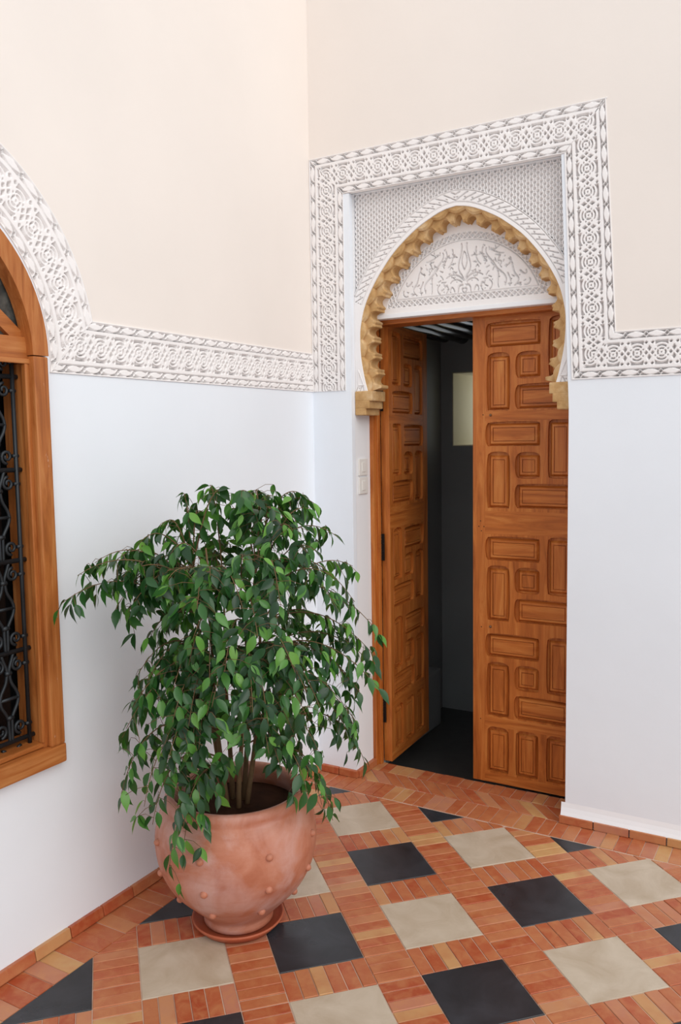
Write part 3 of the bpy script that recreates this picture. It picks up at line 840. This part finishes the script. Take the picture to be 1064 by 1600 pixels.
# ------------------------------------------------------------------ window
wn = empty('window_1', (0, WY, WZ0)); tag(wn, 'arched wooden window with wrought iron grille and wood tracery', 'window', kind='structure')
def W(o): unparent_fix(o, wn); return o
HO, HI = 0.474, 0.416             # casing half widths
def ring(name, ro, ri, x0, x1, mat, z=WZS, a0=0, a1=PI, n=40):
    pts = [(WY+ro*math.cos(a0+(a1-a0)*i/n), z+ro*math.sin(a0+(a1-a0)*i/n)) for i in range(n+1)]
    pts += [(WY+ri*math.cos(a1-(a1-a0)*i/n), z+ri*math.sin(a1-(a1-a0)*i/n)) for i in range(n+1)]
    bm = plate_bm(pts, [], lambda u, v, w: (x1+w, u, v), x1-x0)
    sharp = [e for e in bm.edges if len(e.link_faces) == 2 and e.calc_face_angle() > 1.2]
    bmesh.ops.bevel(bm, geom=sharp, offset=0.006, segments=3, affect='EDGES', profile=0.5)
    return W(from_bm(name, bm, mat, wn))
ring('arch_casing', HO, HI, -0.02, 0.030, M_wv, WZS-0.002)
for sg in (-1, 1):
    a, b = sorted((WY+sg*HO*0.996, WY+sg*HI))
    W(box('side_casing', (-0.02, 0.030, a, b, 0.654, WZS-0.004), M_wc, wn, 0.007))
    a, b = sorted((WY+sg*0.449, WY+sg*0.405))
    W(box('side_frame', (-0.10, 0.008, a, b, 0.654, 1.835), M_wv, wn, 0.003))
    a, b = sorted((WY+sg*0.405, WY+sg*0.395))
    W(box('side_bead', (-0.006, 0.012, a+0.004*sg, b+0.004*sg, 0.672, 1.832), M_wv, wn, 0.003))
W(box('bottom_casing', (-0.02, 0.032, WY-HO, WY+HO, 0.594, 0.655), M_wy, wn, 0.007))
W(box('sill', (-0.20, 0.006, WY-0.449, WY+0.449, 0.656, 0.672), M_wy, wn, 0.004))
W(box('transom', (-0.20, 0.002, WY-0.445, WY+0.445, 1.836, 1.912), M_wy, wn, 0.004))
W(box('transom_bead', (0.0, 0.012, WY-0.42, WY+0.42, 1.832, 1.848), M_wy, wn, 0.004))
ring('arch_frame', 0.448, 0.424, -0.030, -0.006, M_wv, WZS)
for sg in (-1, 1):                                # crossing tracery bars
    p0 = Vector((WY+sg*0.418, 1.900)); p1 = Vector((WY-sg*0.02, 2.248)); d = (p1-p0).normalized(); n_ = Vector((-d.y, d.x))*0.020
    pts = [tuple(p0+n_), tuple(p0-n_), tuple(p1-n_), tuple(p1+n_)]
    W(plate('tracery_bar', pts, [], lambda u, v, w: (-0.012+w, u, v), 0.018 if sg > 0 else 0.0165, M_wy, wn))
W(plate('glass_pane', [(WY+0.436*math.cos(PI*i/30), 1.872+(0.424)*math.sin(PI*i/30)) for i in range(31)], [], lambda u, v, w: (-0.0305+w, u, v), 0.005, M_glass, wn))
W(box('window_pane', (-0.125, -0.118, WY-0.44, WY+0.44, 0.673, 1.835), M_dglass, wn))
W(box('meeting_stile', (-0.117, -0.09, WY-0.03, WY+0.03, 0.673, 1.834), M_wv, wn, 0.003))
# grille
gr_g = Geo(); GXp = -0.034; LV = (1.795, 1.517, 1.243, 0.968, 0.694)
for z in LV:
    gr_g.tube([(GXp, WY-0.404, z), (GXp, WY+0.404, z)], 0.0075, 8)
grl = W(gr_g.build('grille', M_iron, wn, True))
def G(o): return o
def spiral(c, r0, r1, a0, turns, sgn, n=20):
    out = []
    for k in range(n+1):
        t = k/n; a = a0+sgn*turns*2*PI*t; r = r0+(r1-r0)*t
        out.append((GXp, c[0]+r*math.cos(a), c[1]+r*math.sin(a)))
    return out
ys = [WY+0.385-0.77/6*k for k in range(7)]
for i, y in enumerate(ys):
    g = Geo(); g.tube([(GXp+0.004, y, 0.672), (GXp+0.004, y, 1.836)], 0.0065, 8); g.build('vertical_bar', M_iron, grl, True)
    for z in LV:                                   # collars and scrolls at each crossing
        for sz in (1, -1):
            g = Geo()
            for sy in (-1, 1):
                if abs(y+sy*0.03-WY) > 0.40: continue
                c = (y+sy*0.030, z+sz*0.040)
                pts = [(GXp, y+sy*0.004, z+sz*0.012)]
                sp = spiral(c, 0.021, 0.005, -PI/2*sz if sz > 0 else PI/2, 1.35, sy*(1 if sz > 0 else -1))
                g.tube(sp, [0.0052]*12+[0.0044]*(len(sp)-12), 6)
                g.tube([(GXp+0.004, y-sy*0.008, z+sz*0.042), (GXp+0.004, y+sy*0.012, z+sz*0.042)], 0.0062, 6)
            if g.v: g.build('scroll', M_iron, grl, True)
for i in range(len(ys)-1):                         # lyre shaped uprights between the bars
    y = (ys[i]+ys[i+1])/2
    for k in range(len(LV)-1):
        z1, z0 = LV[k], LV[k+1]; zm = (z0+z1)/2
        for sy in (-1, 1):
            P = [(0.004, z0), (0.006, z0+0.05), (0.008, zm-0.06), (0.030, zm-0.02), (0.030, zm+0.01), (0.010, zm+0.045), (0.004, zm+0.075), (0.004, z1-0.05), (0.016, z1-0.02), (0.022, z1)]
            Pc, _ = catmull(np.array(P), 26)
            g = Geo(); g.tube([(GXp, y+sy*a, b) for a, b in Pc], 0.0055, 6)
            if sy > 0:
                g.tube([(GXp, y-0.034, zm-0.004), (GXp, y+0.034, zm-0.004)], 0.0055, 6); g.tube([(GXp, y-0.010, zm+0.075), (GXp, y+0.010, zm+0.075)], 0.008, 6); g.tube([(GXp, y-0.011, zm-0.062), (GXp, y+0.011, zm-0.062)], 0.008, 6)
            g.build('lyre_bar', M_iron, grl, True)

# ------------------------------------------------------------------ saucer, pot, plant
PC = Vector((0.43, -1.22, 0))
sc_ = lathe('saucer', [(0.0, 0.002), (0.128, 0.002), (0.150, 0.026), (0.152, 0.033), (0.147, 0.034), (0.142, 0.028), (0.126, 0.012), (0.0, 0.012)], M_saucer, None, 72, (0, 0, 0))
sc_.location = PC+Vector((0.003, -0.006, 0)); tag(sc_, 'round terracotta saucer under the big clay pot', 'saucer')
pot = empty('terracotta_pot', PC+Vector((0, 0, 0.0125))); tag(pot, 'large round terracotta pot with small bosses', 'pot')
def cat1(P, n): return [tuple(q) for q in catmull(np.array(P, float), n)[0]]
body = [(0.0, 0.0)]+cat1([(0.108, 0.0), (0.116, 0.010), (0.114, 0.026), (0.122, 0.042), (0.166, 0.086), (0.216, 0.140), (0.250, 0.205), (0.264, 0.280), (0.259, 0.345), (0.244, 0.388), (0.231, 0.405), (0.226, 0.409), (0.229, 0.414), (0.230, 0.430), (0.224, 0.446), (0.212, 0.450), (0.202, 0.444), (0.200, 0.425), (0.206, 0.395), (0.222, 0.36)], 60)+[(0.0, 0.36)]
pb = lathe('pot_body', body, M_pot, pot, 96)
def body_r(z):
    P = np.array([q for q in body if q[0] > 0.1][:36]); return float(np.interp(z, P[:, 1], P[:, 0]))
view = math.atan2(CAM.y-PC.y, CAM.x-PC.x)
bosses = [(0.322, (-0.24, 0.17, 0.50)), (0.215, (-0.25, 0.15, 0.55)), (0.118, (-0.32, 0.12, 0.60))]
for z, angs in bosses:
    for k in range(8):
        a = view-0.45+k*PI/4+random.uniform(-.05, .05)
        r = body_r(z)
        bm = bmesh.new(); bmesh.ops.create_icosphere(bm, subdivisions=2, radius=0.0125)
        o = from_bm('boss', bm, M_pot, pb, True); o.location = (r*math.cos(a), r*math.sin(a), z); o.scale = (1, 1, 0.95)
lathe('soil', [(0.0, 0.392), (0.08, 0.396), (0.15, 0.388), (0.206, 0.378)], M_soil, pot, 40)

ft = empty('ficus_tree', PC+Vector((0, 0, 0.385))); tag(ft, 'bushy weeping fig with drooping glossy leaves in the clay pot', 'plant')
Z0 = 0.385
TIPS = [(-0.09,-0.11,1.43),(-0.11,0.05,1.45),(0.10,-0.06,1.44),(0.08,0.10,1.38),(0.20,0.23,1.37),(0.26,-0.02,1.32),(-0.18,-0.10,1.33),(-0.18,-0.22,1.28),(-0.22,-0.36,1.24),(-0.23,-0.48,1.14),(-0.23,-0.42,1.21),(-0.18,-0.34,1.08),(-0.24,-0.26,1.18),(-0.16,-0.21,0.98),(-0.02,-0.30,1.13),(-0.11,-0.29,0.85),(-0.12,-0.36,0.75),(-0.24,-0.26,0.67),(-0.14,-0.37,0.55),(-0.05,-0.37,0.53),(0.01,-0.34,0.34),(0.01,-0.28,0.35),(0.11,-0.34,0.67),(0.32,0.24,1.18),(0.37,0.16,1.08),(0.39,-0.01,1.19),(0.41,0.24,0.97),(0.44,0.20,0.79),(0.35,0.32,0.83),(0.35,0.20,0.63),(0.35,0.26,0.50),(0.40,0.06,0.76),(0.35,-0.03,0.64),(0.33,0.07,0.39),(0.34,-0.09,0.54),(0.22,-0.22,1.25),(0.14,-0.27,1.21),(0.34,-0.21,1.13),(0.31,-0.28,1.05),(0.23,-0.33,0.96),(0.37,-0.19,0.94),(0.12,-0.33,1.04),(0.17,-0.34,0.83),(0.33,-0.27,0.81),(0.37,-0.13,0.79),(0.24,-0.27,0.70),(0.05,-0.32,0.74),(0.30,-0.17,0.64),(-0.16,0.14,1.24),(-0.03,0.27,1.19),(0.11,0.29,0.99),(-0.21,0.05,1.03),(0.18,0.34,0.83),(-0.22,-0.07,0.84)]
_b = [Vector(t) for t in TIPS]; _r = random.Random(11)
while len(TIPS) < 112:
    p1, p2 = _r.sample(_b, 2)
    if (p1-p2).length < 0.42:
        m_ = p1.lerp(p2, _r.uniform(0.3, 0.7)); m_ = Vector((m_.x*1.04, m_.y*1.04, m_.z+_r.uniform(-.03, .04))); TIPS.append(tuple(m_))
stems = []
for k in range(6):
    a = k*2*PI/6+0.4; b = Vector((0.035*math.cos(a), 0.035*math.sin(a), -0.005))
    top = Vector((0.13*math.cos(a)+0.03, 0.13*math.sin(a)-0.03, 0.80+0.10*math.sin(k*2.1)))
    pts = [b.lerp(top, t)+Vector((0.02*math.sin(5*t+k), 0.02*math.cos(4*t+k*2), 0)) * t for t in [i/9 for i in range(10)]]
    stems.append(pts)
    g = Geo(); g.tube(pts, [0.0095-0.0068*i/9 for i in range(10)], 8); g.build('stem', M_bark, ft, True)
leaves = []; branches = []   # (pos, dir, size, branch)
for ti, tp in enumerate(TIPS):
    tip = Vector((tp[0], tp[1], tp[2]-Z0))
    best = None
    for s_ in stems:
        for i in range(2, 10):
            p = s_[i]; dh = math.hypot(tip.x-p.x, tip.y-p.y)
            want = tip.z-0.02+0.14*min(1.0, dh/0.35)*(1 if tip.z < 0.75 else 0.0) - (0.12 if tip.z > 0.75 else 0)
            c = dh+1.1*abs(p.z-min(max(want, 0.16), 0.85))
            if best is None or c < best[0]: best = (c, p)
    p = best[1]; dist = (tip-p).length
    ctrl = p.lerp(tip, 0.5)+Vector((0, 0, 0.10+0.22*dist))
    if tip.z < 0.25: ctrl = Vector((p.x+(tip.x-p.x)*0.75, p.y+(tip.y-p.y)*0.75, max(p.z, tip.z)+0.16))
    n = 14; pts = []
    for i in range(n+1):
        t = i/n; pts.append(p*(1-t)**2+ctrl*2*t*(1-t)+tip*t*t)
    g = Geo(); g.tube(pts, [0.0030-0.0021*i/n for i in range(n+1)], 5)
    L = sum((pts[i+1]-pts[i]).length for i in range(n)); cnt = max(13, int(L/0.022))
    for k in range(cnt):
        t = 0.22+0.78*(k+random.random()*0.6)/cnt
        t = min(t, 1.0); f = t*n; i = min(int(f), n-1); q = pts[i].lerp(pts[i+1], f-i)
        tan = (pts[i+1]-pts[i]).normalized(); side = tan.cross(Vector((0, 0, 1))).normalized()*(1 if k % 2 else -1)
        d = (tan*0.45+side*random.uniform(0.25, 0.9)+Vector((0, 0, -1))*random.uniform(0.35, 1.25)+Vector((random.gauss(0, .25), random.gauss(0, .25), random.gauss(0, .15)))).normalized()
        leaves.append((q+side*0.008, d, random.uniform(0.044, 0.069), ti)); g.tube([q, q+side*0.009], 0.0008, 3)
        if random.random() < 0.55:                 # little side twig of two leaves
            q2 = q+side*random.uniform(0.03, 0.07)+Vector((random.gauss(0, .02), random.gauss(0, .02), random.uniform(-.05, .015)))
            g.tube([q, q.lerp(q2, 0.55)+Vector((0, 0, 0.008)), q2], 0.0009, 3)
            for _ in range(2):
                d = (side*0.4+Vector((0, 0, -1))*random.uniform(0.5, 1.2)+Vector((random.gauss(0, .4), random.gauss(0, .4), random.gauss(0, .2)))).normalized()
                leaves.append((q2, d, random.uniform(0.040, 0.064), ti))
    branches.append(g.build('branch', M_bark, ft, True))
def leaf_geo(bend, fold):
    # stations along the midrib: (position, half width)
    st_ = [(0.0, 0.0), (0.10, 0.11), (0.26, 0.195), (0.45, 0.212), (0.64, 0.158), (0.80, 0.068), (0.90, 0.025), (1.0, 0.0)]
    vs, fs = [], []
    for y_, w_ in st_:
        zz = -bend*y_*y_
        vs += [(-w_, y_, zz+fold*w_), (0, y_, zz), (w_, y_, zz+fold*w_)]
    for i in range(len(st_)-1):
        a = i*3; fs += [(a, a+1, a+4, a+3), (a+1, a+2, a+5, a+4)]
    return vs, fs
LM = []
for bend, fold in ((0.12, 0.35), (0.25, 0.25), (0.05, 0.5), (0.32, 0.15)):
    me = bpy.data.meshes.new('leaf'); vs, fs = leaf_geo(bend, fold); me.from_pydata(vs, [], fs)
    me.materials.append(M_leaf); me.shade_smooth(); LM.append(me)
fin = []
for q, d, s_, bi in leaves:
    wx = PC.x+q.x; endx = wx+d.x*s_
    wz = Z0+q.z+d.z*s_
    if min(wx, endx) < 0.03 or wz < 0.02: continue
    rh = math.hypot(q.x+d.x*s_, q.y+d.y*s_)
    if wz < 0.47 and rh < body_r(max(0.02, min(0.40, wz-0.0125)))+0.012: continue
    y_ax = d; up = Vector((random.gauss(0, .45), random.gauss(0, .45), 1.0))
    out = Vector((q.x, q.y, 0)); up += out.normalized()*0.9 if out.length > 0.02 else Vector()
    x_ax = y_ax.cross(up).normalized(); z_ax = x_ax.cross(y_ax)
    Mx = Matrix((x_ax*s_, y_ax*s_, z_ax*s_)).transposed().to_4x4(); Mx.translation = q
    depth = (PC+Vector((q.x, q.y, q.z+Z0))-CAM).dot(Fv)
    fin.append((depth-s_*4, Mx, bi))
fin.sort(key=lambda a: a[0])
sel = fin[:300]
for i, (_, Mx, bi) in enumerate(sel):
    o = link('leaf', LM[i % 4], None, branches[bi]); o.matrix_local = Mx
g = Geo()
for i, (_, Mx, bi) in enumerate(fin[300:]):
    vs, fs = leaf_geo(*((0.12, 0.35), (0.25, 0.25), (0.05, 0.5), (0.32, 0.15))[i % 4])
    g.add([Mx @ Vector(v) for v in vs], fs)
tag(g.build('foliage', M_leaf_i, ft, True), kind='stuff')
print('BRICKS', len(bricks), sum(1 for b in bricks if b[1] > 0), 'TILES', len(tiles_), 'LEAVES', len(fin))
